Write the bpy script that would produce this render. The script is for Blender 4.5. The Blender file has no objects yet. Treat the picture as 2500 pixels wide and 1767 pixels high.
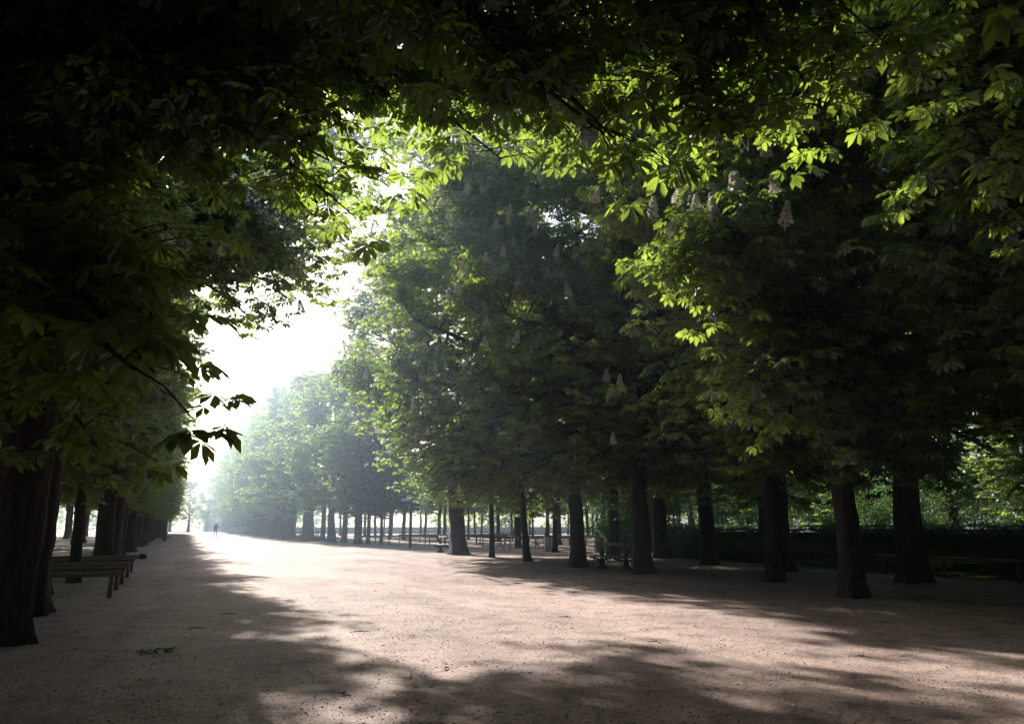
import bpy, math, random
import numpy as np
from mathutils import Vector, Matrix
R = math.radians
scene = bpy.context.scene
col = scene.collection

# ---------------------------------------------------------------- camera, light, exposure
CAM_H = 1.5
YAW, PITCH = R(21.7), R(11.61)          # the avenue runs along +Y, the camera looks to its right and up
cam = bpy.data.cameras.new('camera')
cam.lens = 28; cam.sensor_width = 36; cam.clip_start = 0.05; cam.clip_end = 3000
camo = bpy.data.objects.new('camera', cam); col.objects.link(camo)
camo.location = (0, 0, CAM_H)
camo.rotation_euler = (math.pi/2 + PITCH, 0, -YAW)
scene.camera = camo

SUN_AZ, SUN_EL = R(-7.5), R(29)          # azimuth measured from +Y, negative = towards -X
w = bpy.data.worlds.new('World'); scene.world = w; w.use_nodes = True
nt = w.node_tree; nt.nodes.clear()
sky = nt.nodes.new('ShaderNodeTexSky'); sky.sky_type = 'NISHITA'; sky.sun_disc = False
sky.sun_elevation = SUN_EL; sky.sun_rotation = SUN_AZ; sky.air_density = 1.2; sky.dust_density = 2.0
bg = nt.nodes.new('ShaderNodeBackground'); bg.inputs[1].default_value = 0.07
wo = nt.nodes.new('ShaderNodeOutputWorld')
nt.links.new(sky.outputs[0], bg.inputs[0]); nt.links.new(bg.outputs[0], wo.inputs[0])
sl = bpy.data.lights.new('sun', 'SUN'); sl.energy = 5.0; sl.angle = R(0.8); sl.color = (1.0, 0.95, 0.87)
so = bpy.data.objects.new('sun', sl); col.objects.link(so)
sd = Vector((math.sin(SUN_AZ)*math.cos(SUN_EL), math.cos(SUN_AZ)*math.cos(SUN_EL), math.sin(SUN_EL)))
so.rotation_euler = sd.to_track_quat('Z', 'Y').to_euler()
scene.view_settings.view_transform = 'Standard'; scene.view_settings.look = 'None'
scene.view_settings.exposure = 1.75; scene.view_settings.gamma = 1
cy = scene.cycles
cy.max_bounces = 5; cy.diffuse_bounces = 1; cy.glossy_bounces = 2; cy.transmission_bounces = 3
cy.volume_bounces = 0; cy.transparent_max_bounces = 8
cy.sample_clamp_indirect = 4; cy.use_denoising = True
cy.use_adaptive_sampling = True; cy.adaptive_threshold = 0.02

# ---------------------------------------------------------------- helpers
def tag(o, label=None, cat=None, group=None, kind=None):
    if label: o['label'] = label
    if cat: o['category'] = cat
    if group: o['group'] = group
    if kind: o['kind'] = kind
    return o

def link(name, mesh, parent=None):
    o = bpy.data.objects.new(name, mesh); col.objects.link(o)
    if parent: o.parent = parent
    return o

def empty(name, loc, rz=0.0):
    o = bpy.data.objects.new(name, None); col.objects.link(o)
    o.location = loc; o.rotation_euler = (0, 0, rz); o.empty_display_size = .3
    return o

def at(px, py, z=0.0):
    """point at height z seen at pixel px,py of the 2500 wide photograph (used to read positions off the photograph)"""
    f = 2500*28/36; a = (px-1250)/f; u = -(py-883.5)/f
    fw = math.cos(PITCH)-u*math.sin(PITCH); up = math.sin(PITCH)+u*math.cos(PITCH)
    X = a*math.cos(YAW)+fw*math.sin(YAW); Y = -a*math.sin(YAW)+fw*math.cos(YAW)
    t = (z-CAM_H)/up
    return Vector((X*t, Y*t, z))

def pt(px, py, d):
    f = 2500*28/36; a = (px-1250)/f; u = -(py-883.5)/f
    fw = math.cos(PITCH)-u*math.sin(PITCH); up = math.sin(PITCH)+u*math.cos(PITCH)
    v = Vector((a*math.cos(YAW)+fw*math.sin(YAW), -a*math.sin(YAW)+fw*math.cos(YAW), up)).normalized()
    return Vector((0, 0, CAM_H))+v*d

class MB:
    """collects vertices and faces (numpy) of one mesh"""
    def __init__(s): s.v = []; s.f = []; s.n = 0
    def add(s, v, f):
        v = np.asarray(v, float); s.v.append(v)
        for g in (f if isinstance(f, list) else [f]): s.f.append(np.asarray(g, np.int64)+s.n)
        s.n += len(v)
    def box(s, c, d, rot=None, taper=1.0):
        x, y, z = d[0]/2, d[1]/2, d[2]/2
        v = np.array([(-x,-y,-z),(x,-y,-z),(x,y,-z),(-x,y,-z),(-x*taper,-y*taper,z),(x*taper,-y*taper,z),(x*taper,y*taper,z),(-x*taper,y*taper,z)])
        if rot is not None: v = v @ np.array(rot).T
        s.add(v+np.array(c), np.array([(0,3,2,1),(4,5,6,7),(0,1,5,4),(1,2,6,5),(2,3,7,6),(3,0,4,7)]))
    def tube(s, pts, rad, sides=8, cap=True, noise=0.0, rng=None, squash=1.0):
        P = np.asarray(pts, float); n = len(P); rad = np.broadcast_to(np.asarray(rad, float), (n,))
        T = np.gradient(P, axis=0); T /= np.linalg.norm(T, axis=1)[:, None]+1e-9
        ref = np.array([0, 0, 1.0]) if abs(T[0][2]) < .8 else np.array([1.0, 0, 0])
        U = np.cross(T, ref); U /= np.linalg.norm(U, axis=1)[:, None]+1e-9
        V = np.cross(T, U)
        a = np.linspace(0, 2*np.pi, sides, endpoint=False)
        rr = rad[:, None]*np.ones((1, sides))
        if noise and rng is not None: rr = rr*(1+noise*rng.standard_normal((n, sides)))
        v = P[:, None, :]+rr[..., None]*(np.cos(a)[None, :, None]*U[:, None, :]+squash*np.sin(a)[None, :, None]*V[:, None, :])
        i = np.arange(n-1)[:, None]*sides; j = np.arange(sides)[None, :]; k = (j+1) % sides
        f = np.stack([i+j, i+k, i+k+sides, i+j+sides], -1).reshape(-1, 4)
        fl = [f]
        vv = v.reshape(-1, 3)
        if cap:
            vv = np.concatenate([vv, P[:1], P[-1:]])
            c0, c1 = n*sides, n*sides+1
            jj = np.arange(sides); kk = (jj+1) % sides
            fl.append(np.stack([kk, jj, np.full(sides, c0)], -1))
            fl.append(np.stack([(n-1)*sides+jj, (n-1)*sides+kk, np.full(sides, c1)], -1))
        s.add(vv, fl)
    def mesh(s, name, mats, smooth=False, mat_idx=None):
        me = bpy.data.meshes.new(name)
        V = np.concatenate(s.v) if s.v else np.zeros((0, 3))
        me.vertices.add(len(V)); me.vertices.foreach_set('co', V.astype(np.float32).ravel())
        ls = np.concatenate([g.ravel() for g in s.f]); sz = np.concatenate([np.full(len(g), g.shape[1]) for g in s.f])
        me.loops.add(len(ls)); me.loops.foreach_set('vertex_index', ls.astype(np.int32))
        st = np.concatenate([[0], np.cumsum(sz)[:-1]])
        me.polygons.add(len(sz)); me.polygons.foreach_set('loop_start', st.astype(np.int32))
        me.polygons.foreach_set('loop_total', sz.astype(np.int32))
        if smooth: me.polygons.foreach_set('use_smooth', np.ones(len(sz), bool))
        for m in (mats if isinstance(mats, (list, tuple)) else [mats]): me.materials.append(m)
        me.update(calc_edges=True); me.validate()
        return me
    def build(s, name, mats, parent=None, smooth=False):
        return link(name, s.mesh(name, mats, smooth), parent)

def mat(name):
    m = bpy.data.materials.new(name); m.use_nodes = True; n = m.node_tree; n.nodes.clear()
    out = n.nodes.new('ShaderNodeOutputMaterial')
    return m, n, out
def node(n, t, **kw):
    x = n.nodes.new(t)
    for k, v in kw.items():
        if k.startswith('i_'):
            x.inputs[k[2:].replace('_', ' ')].default_value = v
        else: setattr(x, k, v)
    return x
def ramp(n, src, stops):
    r = n.nodes.new('ShaderNodeValToRGB')
    while len(r.color_ramp.elements) < len(stops): r.color_ramp.elements.new(.5)
    for e, (p, c) in zip(r.color_ramp.elements, stops):
        e.position = p; e.color = (*c, 1) if len(c) == 3 else c
    n.links.new(src, r.inputs[0]); return r.outputs[0]

def simple(name, c, rough=.7, var=.25, scale=12., metal=0., bump=.15):
    m, n, out = mat(name)
    b = node(n, 'ShaderNodeBsdfPrincipled'); b.inputs['Roughness'].default_value = rough; b.inputs['Metallic'].default_value = metal
    tc = node(n, 'ShaderNodeTexCoord'); nz = node(n, 'ShaderNodeTexNoise'); nz.inputs['Scale'].default_value = scale; nz.inputs['Detail'].default_value = 6
    n.links.new(tc.outputs['Object'], nz.inputs['Vector'])
    lo = tuple(x*(1-var) for x in c); hi = tuple(min(1, x*(1+var)) for x in c)
    n.links.new(ramp(n, nz.outputs[0], [(.35, lo), (.65, hi)]), b.inputs['Base Color'])
    if bump:
        bp = node(n, 'ShaderNodeBump'); bp.inputs['Strength'].default_value = bump; bp.inputs['Distance'].default_value = .02
        n.links.new(nz.outputs[0], bp.inputs['Height']); n.links.new(bp.outputs[0], b.inputs['Normal'])
    n.links.new(b.outputs[0], out.inputs[0]); return m

def leaf_mat(name, refl, refl2, trans, tmix=.45, gloss=.05):
    m, n, out = mat(name)
    geo = node(n, 'ShaderNodeNewGeometry')
    c = ramp(n, geo.outputs['Random Per Island'], [(0., refl), (1., refl2)])
    t = ramp(n, geo.outputs['Random Per Island'], [(0., tuple(x*.75 for x in trans)), (1., trans)])
    d = node(n, 'ShaderNodeBsdfDiffuse'); n.links.new(c, d.inputs[0])
    tr = node(n, 'ShaderNodeBsdfTranslucent'); n.links.new(t, tr.inputs[0])
    mx = node(n, 'ShaderNodeMixShader'); mx.inputs[0].default_value = tmix
    n.links.new(d.outputs[0], mx.inputs[1]); n.links.new(tr.outputs[0], mx.inputs[2])
    g = node(n, 'ShaderNodeBsdfGlossy'); g.inputs['Roughness'].default_value = .42; g.inputs[0].default_value = (.8, .9, 1, 1)
    m2 = node(n, 'ShaderNodeMixShader'); m2.inputs[0].default_value = gloss
    n.links.new(mx.outputs[0], m2.inputs[1]); n.links.new(g.outputs[0], m2.inputs[2])
    n.links.new(m2.outputs[0], out.inputs[0]); return m

M = {}
M['leaf'] = leaf_mat('chestnut leaf', (.020, .052, .032), (.038, .085, .042), (.36, .49, .06), .47, .06)
M['hedge'] = leaf_mat('box leaf', (.018, .05, .015), (.035, .085, .025), (.05, .10, .02), .25, .03)
M['shrub'] = leaf_mat('shrub leaf', (.025, .065, .028), (.05, .11, .045), (.13, .22, .04), .33, .02)
M['blossom'] = leaf_mat('blossom petal', (.86, .80, .70), (.92, .88, .80), (.85, .78, .68), .35, .02)
M['timber'] = simple('weathered timber', (.15, .12, .075), .75, .35, 20)
M['iron'] = simple('dark green cast iron', (.02, .03, .025), .5, .3, 30, 0.)
M['slat'] = simple('worn green painted slats', (.19, .20, .19), .5, .25, 25)
M['post'] = simple('dark painted steel', (.02, .022, .025), .45, .2, 20)
M['board'] = simple('sign board dark', (.05, .05, .06), .5, .2, 20)
M['boardw'] = simple('sign board pale', (.7, .7, .72), .5, .05, 20)
M['chair'] = simple('green garden chair paint', (.06, .08, .06), .5, .2, 20)
M['bag'] = simple('pale plastic bag', (.6, .6, .62), .4, .1, 8)
M['stone'] = simple('pale stone', (.5, .46, .4), .85, .15, 1.5)
M['roof'] = simple('slate roof', (.12, .13, .15), .6, .2, 3)
M['glass'] = simple('dark window', (.05, .06, .08), .2, .2, 2, bump=0)
M['jacket'] = simple('navy coat', (.02, .025, .06), .8, .2, 20)
M['trouser'] = simple('maroon trousers', (.09, .02, .03), .8, .2, 20)
M['coat'] = simple('pale grey coat', (.4, .38, .36), .8, .1, 20)
M['skin'] = simple('skin', (.45, .28, .2), .6, .08, 20, bump=0)
M['hair'] = simple('dark hair', (.02, .015, .012), .6, .2, 60)
M['twig'] = simple('dry twig', (.05, .035, .025), .9, .3, 40)
M['dryleaf'] = leaf_mat('dry leaf', (.13, .09, .06), (.24, .17, .11), (.12, .07, .02), .2, .02)
M['freshleaf'] = leaf_mat('fallen green leaf', (.05, .12, .02), (.07, .16, .03), (.1, .2, .02), .2, .04)

# bark
m, n, out = mat('bark'); M['bark'] = m
tc = node(n, 'ShaderNodeTexCoord'); mp = node(n, 'ShaderNodeMapping'); mp.inputs['Scale'].default_value = (9, 9, 1.6)
n.links.new(tc.outputs['Object'], mp.inputs[0])
nz = node(n, 'ShaderNodeTexNoise'); nz.inputs['Scale'].default_value = 1.6; nz.inputs['Detail'].default_value = 9; nz.inputs['Distortion'].default_value = .6
vo = node(n, 'ShaderNodeTexVoronoi'); vo.feature = 'DISTANCE_TO_EDGE'; vo.inputs['Scale'].default_value = 1.3
n.links.new(mp.outputs[0], nz.inputs[0]); n.links.new(mp.outputs[0], vo.inputs[0])
mul = node(n, 'ShaderNodeMath', operation='MULTIPLY'); n.links.new(nz.outputs[0], mul.inputs[0]); n.links.new(vo.outputs[0], mul.inputs[1])
b = node(n, 'ShaderNodeBsdfPrincipled'); b.inputs['Roughness'].default_value = .95
n.links.new(ramp(n, nz.outputs[0], [(.3, (.012, .010, .010)), (.7, (.055, .046, .043))]), b.inputs['Base Color'])
bp = node(n, 'ShaderNodeBump'); bp.inputs['Strength'].default_value = 1; bp.inputs['Distance'].default_value = .08
n.links.new(mul.outputs[0], bp.inputs['Height']); n.links.new(bp.outputs[0], b.inputs['Normal'])
n.links.new(b.outputs[0], out.inputs[0])

# gravel
m, n, out = mat('gravel ground'); M['ground'] = m
tc = node(n, 'ShaderNodeTexCoord')
def noise(scale, detail=5, dist=0):
    x = node(n, 'ShaderNodeTexNoise'); x.inputs['Scale'].default_value = scale; x.inputs['Detail'].default_value = detail
    x.inputs['Distortion'].default_value = dist; n.links.new(tc.outputs['Object'], x.inputs[0]); return x.outputs[0]
mpg = node(n, 'ShaderNodeMapping'); mpg.inputs['Scale'].default_value = (.9, .16, 1); n.links.new(tc.outputs['Object'], mpg.inputs[0])
sn = node(n, 'ShaderNodeTexNoise'); sn.inputs['Scale'].default_value = 1.; sn.inputs['Detail'].default_value = 7; sn.inputs['Distortion'].default_value = .8; n.links.new(mpg.outputs[0], sn.inputs[0])
n1 = noise(.22, 6, .4); n2 = noise(2.2, 8); n3 = noise(38, 4); n4 = noise(9, 6)
vo = node(n, 'ShaderNodeTexVoronoi'); vo.inputs['Scale'].default_value = 48; n.links.new(tc.outputs['Object'], vo.inputs[0])
base = ramp(n, n1, [(.35, (.225, .166, .15)), (.65, (.315, .24, .215))])
fine = ramp(n, vo.outputs['Color'], [(.0, (.6, .58, .57)), (.45, (.95, .95, .95)), (1., (1.45, 1.42, 1.35))])
med = ramp(n, n2, [(.3, (.62, .6, .6)), (.5, (1, 1, 1)), (.75, (1.12, 1.1, 1.08))])
med4 = ramp(n, n4, [(.32, (.8, .79, .79)), (.46, (1, 1, 1)), (.8, (1.08, 1.08, 1.08))])
def mulc(a, b_):
    x = node(n, 'ShaderNodeMix', data_type='RGBA', blend_type='MULTIPLY'); x.inputs[0].default_value = 1
    n.links.new(a, x.inputs[6]); n.links.new(b_, x.inputs[7]); return x.outputs[2]
strk = ramp(n, sn.outputs[0], [(.35, (.82, .8, .81)), (.5, (.98, .98, .98)), (.68, (1.12, 1.11, 1.11))])
c = mulc(mulc(mulc(mulc(base, fine), med), med4), strk)
b = node(n, 'ShaderNodeBsdfPrincipled'); b.inputs['Roughness'].default_value = .8; b.inputs['Specular IOR Level'].default_value = .08
n.links.new(c, b.inputs[0])
bp = node(n, 'ShaderNodeBump'); bp.inputs['Strength'].default_value = .6; bp.inputs['Distance'].default_value = .010
n.links.new(vo.outputs['Distance'], bp.inputs['Height'])
bp2 = node(n, 'ShaderNodeBump'); bp2.inputs['Strength'].default_value = .5; bp2.inputs['Distance'].default_value = .025
n.links.new(n4, bp2.inputs['Height']); n.links.new(bp.outputs[0], bp2.inputs['Normal'])
n.links.new(bp2.outputs[0], b.inputs['Normal']); n.links.new(b.outputs[0], out.inputs[0])
M['pebble'] = None
m, n, out = mat('pebble'); M['pebble'] = m
geo = node(n, 'ShaderNodeNewGeometry'); b = node(n, 'ShaderNodeBsdfDiffuse')
n.links.new(ramp(n, geo.outputs['Random Per Island'], [(0., (.17, .13, .115)), (.5, (.33, .26, .235)), (1., (.62, .55, .5))]), b.inputs[0])
n.links.new(b.outputs[0], out.inputs[0])

# ---------------------------------------------------------------- ground
rng = np.random.default_rng(5)
def gz(x, y):
    return .025*np.sin(x*.9+1.3*np.sin(y*.35))*np.sin(y*.55+.6)+.012*np.sin(2.3*x+y)*np.sin(1.7*y-.6*x)
def ground():
    mb = MB()
    # one sheet: fine grid near the camera growing coarser towards the horizon
    ax = np.concatenate([-np.geomspace(600, 32, 14), np.linspace(-30, 45, 181), np.geomspace(48, 600, 14)])
    ay = np.concatenate([-np.geomspace(300, 8, 8), np.linspace(-6, 80, 205), np.geomspace(84, 600, 16)])
    X, Y = np.meshgrid(ax, ay, indexing='ij')
    fade = np.clip((90-np.hypot(X, Y))/40, 0, 1)
    Z = gz(X, Y)*fade
    V = np.stack([X, Y, Z], -1).reshape(-1, 3); ny = len(ay)
    i, j = np.meshgrid(np.arange(len(ax)-1), np.arange(ny-1), indexing='ij')
    f = np.stack([i*ny+j, (i+1)*ny+j, (i+1)*ny+j+1, i*ny+j+1], -1).reshape(-1, 4)
    mb.add(V, f)
    o = mb.build('ground', M['ground'], smooth=True); tag(o, kind='structure')
ground()

def pebbles():
    n = 26000
    # thinning away from the camera
    r = 4.5+22*rng.random(n)**1.6; a = YAW+np.radians(rng.uniform(-37, 37, n))
    x = r*np.sin(a); y = r*np.cos(a); s = rng.gamma(3., .0015, n)+.0028
    # octahedral stones
    B = np.array([(1,0,0),(0,1,0),(-1,0,0),(0,-1,0),(0,0,.7),(0,0,-.7)])
    F = np.array([(0,1,4),(1,2,4),(2,3,4),(3,0,4),(1,0,5),(2,1,5),(3,2,5),(0,3,5)])
    th = rng.uniform(0, 6.28, n); c, s_ = np.cos(th), np.sin(th)
    sx = s*rng.uniform(.8, 1.6, n); sy = s*rng.uniform(.7, 1.1, n)
    bx = B[None, :, 0]*sx[:, None]; by = B[None, :, 1]*sy[:, None]
    V = np.stack([x[:, None]+bx*c[:, None]-by*s_[:, None], y[:, None]+bx*s_[:, None]+by*c[:, None],
                  (gz(x, y)+s*.15)[:, None]+B[None, :, 2]*s[:, None]], -1)
    mb = MB(); mb.add(V.reshape(-1, 3), (F[None]+(np.arange(n)*6)[:, None, None]).reshape(-1, 3))
    o = mb.build('gravel', M['pebble']); tag(o, 'loose pale and brown gravel scattered over the sandy avenue', 'gravel', kind='stuff')
pebbles()

# ---------------------------------------------------------------- trees
def leaves(P, u, nrm, size, rng, detail=True, nl=7):
    """palmate leaves: hubs P, outward direction u, normal nrm"""
    v = np.cross(nrm, u); v /= np.linalg.norm(v, axis=1)[:, None]+1e-9
    if nl == 7: ang = np.radians([-118, -80, -40, 0, 40, 80, 118]); lf = np.array([.5, .75, .95, 1.05, .95, .75, .5])
    elif nl == 5: ang = np.radians([-95, -48, 0, 48, 95]); lf = np.array([.65, .9, 1.05, .9, .65])
    else: ang = np.radians([-60, 0, 60]); lf = np.array([.9, 1.1, .9])
    vs = []; n = len(P)
    for a, l in zip(ang, lf):
        aa = a+rng.normal(0, .09, n)
        d = np.cos(aa)[:, None]*u+np.sin(aa)[:, None]*v-nrm*rng.uniform(.12, .5, n)[:, None]
        d /= np.linalg.norm(d, axis=1)[:, None]
        wv = np.cross(nrm, d); wv /= np.linalg.norm(wv, axis=1)[:, None]+1e-9
        tw = rng.normal(0, .3, n)[:, None]; wv = wv+nrm*tw
        L = (size*l*rng.uniform(.85, 1.12, n))[:, None]
        W = L*(.19 if nl > 3 else .27)
        if detail:
            dn = -nrm*L*.10
            vs.append(np.stack([P+d*L*.04, P+d*L*.38+wv*W*.55+nrm*L*.03, P+d*L*.72+wv*W+nrm*L*.02, P+d*L+dn,
                                P+d*L*.72-wv*W+nrm*L*.02, P+d*L*.38-wv*W*.55+nrm*L*.03], 1))
        else:
            vs.append(np.stack([P+d*L*.04, P+d*L*.66+wv*W*1.05+nrm*L*.03, P+d*L-nrm*L*.06, P+d*L*.66-wv*W*1.05+nrm*L*.03], 1))
    V = np.concatenate(vs)
    k = V.shape[1]; idx = (np.arange(len(V))*k)[:, None]
    F = [idx+np.array([0, 1, 2, 3]), idx+np.array([0, 3, 4, 5])] if detail else [idx+np.array([0, 1, 2]), idx+np.array([0, 2, 3])]
    return V.reshape(-1, 3), F

def unit(v): return v/(np.linalg.norm(v, axis=-1, keepdims=True)+1e-9)

def tree_meshes(seed, rx, ry, z0, z1, M_sub=90, ntw=1500, lpt=5, lsize=.2, detail=True, nl=7, rt=.30, fork=3.6,
                extras=(), sx=0., sigma=.55, keep=None, zw=.42, hole=None):
    """meshes (trunk, branches, crown) and the twig ends. Crown envelope rx, ry from z0 to z1, shifted sx towards +X."""
    rng = np.random.default_rng(seed)
    zc = z0+(z1-z0)*zw
    def inside_scale(z):     # half width of the envelope at height z, as a share
        t = np.where(z > zc, (z-zc)/(z1-zc), (zc-z)/(zc-z0))
        return np.sqrt(np.clip(1-np.abs(t)**2.2, 0, 1))
    # trunk
    tb = MB(); nr = 15; zs = np.concatenate([[-.25, 0, .12, .3, .6], np.linspace(1.0, fork, nr-5)])
    flare = 1+.34*np.exp(-np.maximum(zs, 0)/.28)+.06*np.exp(-(zs-fork)**2/.3)
    bx = np.cumsum(rng.normal(0, .018, nr)); by = np.cumsum(rng.normal(0, .018, nr)); bx -= bx[1]; by -= by[1]
    sides = 20; P = np.stack([bx, by, zs], 1)
    rad = rt*flare*(1-.05*zs)
    a = np.linspace(0, 2*np.pi, sides, endpoint=False); ph = rng.uniform(0, 6, 3)
    lob = .07*np.sin(3*a+ph[0])+.06*np.sin(5*a+ph[1])+.03*np.sin(9*a+ph[2])
    rr = rad[:, None]*(1+lob[None, :]*(.4+1.8*np.exp(-np.maximum(zs, 0)/.4))[:, None]+.018*rng.standard_normal((nr, sides)))
    v = np.stack([P[:, 0, None]+rr*np.cos(a), P[:, 1, None]+rr*np.sin(a), np.repeat(zs[:, None], sides, 1)], -1).reshape(-1, 3)
    i = np.arange(nr-1)[:, None]*sides; j = np.arange(sides)[None]; k = (j+1) % sides
    tb.add(v, np.stack([i+j, i+k, i+k+sides, i+j+sides], -1).reshape(-1, 4))
    # leader and scaffold limbs
    bb = MB(); samples = []; srad = []
    top = P[-1].copy(); zl = z0+(z1-z0)*.78
    nL = 9; tl = np.linspace(0, 1, nL)
    LP = np.stack([top[0]+np.cumsum(rng.normal(0, .14, nL))*tl, top[1]+np.cumsum(rng.normal(0, .14, nL))*tl, (fork-.25)+(zl-fork)*tl], 1)
    LR = rt*.83*(1-tl)**.8+.035
    bb.tube(LP, LR, 10, noise=.04, rng=rng); samples += list(LP[2:]); srad += list(LR[2:])
    K = 10; az0 = rng.uniform(0, 6.28)
    for q in range(K):
        t = .02+.75*q/K; s0 = np.array([np.interp(t, tl, LP[:, c_]) for c_ in range(3)])
        az = az0+q*2.399+rng.normal(0, .25)
        d = np.array([math.cos(az), math.sin(az), 0])
        zt = s0[2]+rng.uniform(1.2, 3.6)*(1-.4*t)
        sc = float(inside_scale(np.array(min(zt, z1-.5))))
        reach = np.array([d[0]*rx*sc*.72+sx*sc, d[1]*ry*sc*.72, zt-s0[2]])
        mp_ = 7; tt = np.linspace(0, 1, mp_)[:, None]
        kink = np.cumsum(rng.normal(0, .13, (mp_, 3)), 0)*np.sin(np.pi*np.minimum(tt*1.0, 1))**.5
        Q = s0+np.concatenate([reach[None, :2]*tt**1.05, reach[2]*tt**.75], 1)+kink*tt
        r0 = rt*.5*(1-.45*t); rad_ = r0*(1-tt[:, 0])**.7+.028
        bb.tube(Q, rad_, 7, noise=.05, rng=rng); samples += list(Q[1:]); srad += list(rad_[1:])
    S = np.array(samples); SR = np.array(srad)
    # sub branches
    C = []
    while len(C) < M_sub:
        z = rng.uniform(z0, z1); sc = float(inside_scale(np.array(z)))
        az = rng.uniform(0, 6.28); rr_ = (rng.random()**.38)*sc
        p = np.array([math.cos(az)*rx*rr_+sx*sc, math.sin(az)*ry*rr_, z])
        if rr_ < .35 and z < z1-2: continue
        C.append(p)
    C += [np.array(e) for e in extras]
    C = np.array(C); nC = len(C)
    sub = []
    for q, c_ in enumerate(C):
        dv = S-c_; cost = np.linalg.norm(dv, axis=1)+1.2*np.maximum(dv[:, 2], 0)
        i0 = int(np.argmin(cost)); s0 = S[i0]; L = np.linalg.norm(c_-s0)
        tt = np.linspace(0, 1, 6)[:, None]; kink = np.cumsum(rng.normal(0, .045*L**.5, (6, 3)), 0)*tt
        Q = s0+(c_-s0)*tt+kink; Q[:, 2] += .16*L*np.sin(np.pi*tt[:, 0])*(1 if c_[2] > s0[2]-1 else .6)
        rad_ = min(SR[i0]*.6, .012+.013*L)*(1-tt[:, 0])**.6+.008
        bb.tube(Q, rad_, 5, cap=False); sub.append(Q)
    # twigs end in whorls of palmate leaves
    ne = len(extras)
    wq = np.ones(nC); wq[nC-ne:] = 3.4 if ne else 1; wq /= wq.sum()
    ci = rng.choice(nC, ntw, p=wq)
    ti = rng.uniform(.35, 1.0, ntw)
    subA = np.array(sub); fi = ti*5; i0 = np.minimum(fi.astype(int), 4); fr = (fi-i0)[:, None]
    A = subA[ci, i0]*(1-fr)+subA[ci, i0+1]*fr
    sg = np.stack([np.clip(rng.normal(0, sigma, ntw), -1.7*sigma, 1.7*sigma), np.clip(rng.normal(0, sigma, ntw), -1.7*sigma, 1.7*sigma), rng.normal(-.02, sigma*.42, ntw)], 1)
    T = A+sg
    if keep is not None:
        kk = keep(T); A = A[kk]; T = T[kk]
    nt_ = len(T)
    # thin twigs as 3-sided tubes, all at once
    D = unit(T-A); ref = np.where(np.abs(D[:, 2:3]) < .8, np.array([[0, 0, 1.]]), np.array([[1., 0, 0]]))
    U = unit(np.cross(D, ref)); Vv = np.cross(D, U)
    Mi = (A+T)/2+np.array([0, 0, .05]); rows = []
    for pnt, r_ in ((A, .011), (Mi, .008), (T, .004)):
        for k3 in range(3):
            an = k3*2.094; rows.append(pnt+r_*(math.cos(an)*U+math.sin(an)*Vv))
    tv = np.stack(rows, 1); ft = []
    for s_ in range(2):
        for k3 in range(3):
            kn = (k3+1) % 3; ft.append([s_*3+k3, s_*3+kn, s_*3+3+kn, s_*3+3+k3])
    ft = np.array(ft); bb.add(tv.reshape(-1, 3), (ft[None]+(np.arange(nt_)*9)[:, None, None]).reshape(-1, 4))
    # leaves
    cb = MB(); n = nt_*lpt
    base = np.repeat(T, lpt, 0); od = np.repeat(unit(T-A), lpt, 0)
    az = np.tile(np.arange(lpt)*2*np.pi/lpt, nt_)+np.repeat(rng.uniform(0, 6.28, nt_), lpt)+rng.normal(0, .35, n)
    u = np.stack([np.cos(az), np.sin(az), rng.normal(-.18, .22, n)], 1)+od*.55
    u = unit(u)
    P0 = base+u*rng.uniform(.09, .2, n)[:, None]
    nrm = np.stack([rng.normal(0, .28, n), rng.normal(0, .28, n), np.ones(n)], 1)+u*np.array([1, 1, 0])*rng.uniform(.0, .75, n)[:, None]
    nrm = unit(nrm); u = unit(u-nrm*np.sum(u*nrm, 1)[:, None])
    sz = lsize*rng.uniform(.65, 1.2, n)
    cb.add(*leaves(P0, u, nrm, sz, rng, detail, nl))
    return (tb.mesh('trunk', M['bark'], True), bb.mesh('branches', M['bark'], True), cb.mesh('crown', M['leaf'])), T

def candle_mesh(seed):
    rng = np.random.default_rng(seed); n = 340
    h = rng.random(n)**1.1; r = (.058*(1-h)+.010)*rng.uniform(.7, 1.1, n); a = rng.uniform(0, 6.28, n)
    P = np.stack([r*np.cos(a), r*np.sin(a), .03+h*.24], 1)
    u = unit(np.stack([np.cos(a), np.sin(a), rng.normal(.3, .4, n)], 1)); nr_ = unit(np.stack([rng.normal(0, 1, n), rng.normal(0, 1, n), rng.normal(0, 1, n)+1], 1))
    v = np.cross(nr_, u); s = rng.uniform(.013, .022, n)[:, None]
    V = np.stack([P-v*s, P+u*s*1.2, P+v*s, P-u*s*.5], 1)
    mb = MB(); mb.add(V.reshape(-1, 3), np.arange(n*4).reshape(-1, 4))
    mb.tube([(0, 0, -.05), (0, 0, .26)], [.006, .003], 4)
    return mb.mesh('flower_candle', M['blossom'])
CANDLES = [candle_mesh(1), candle_mesh(2)]

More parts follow.
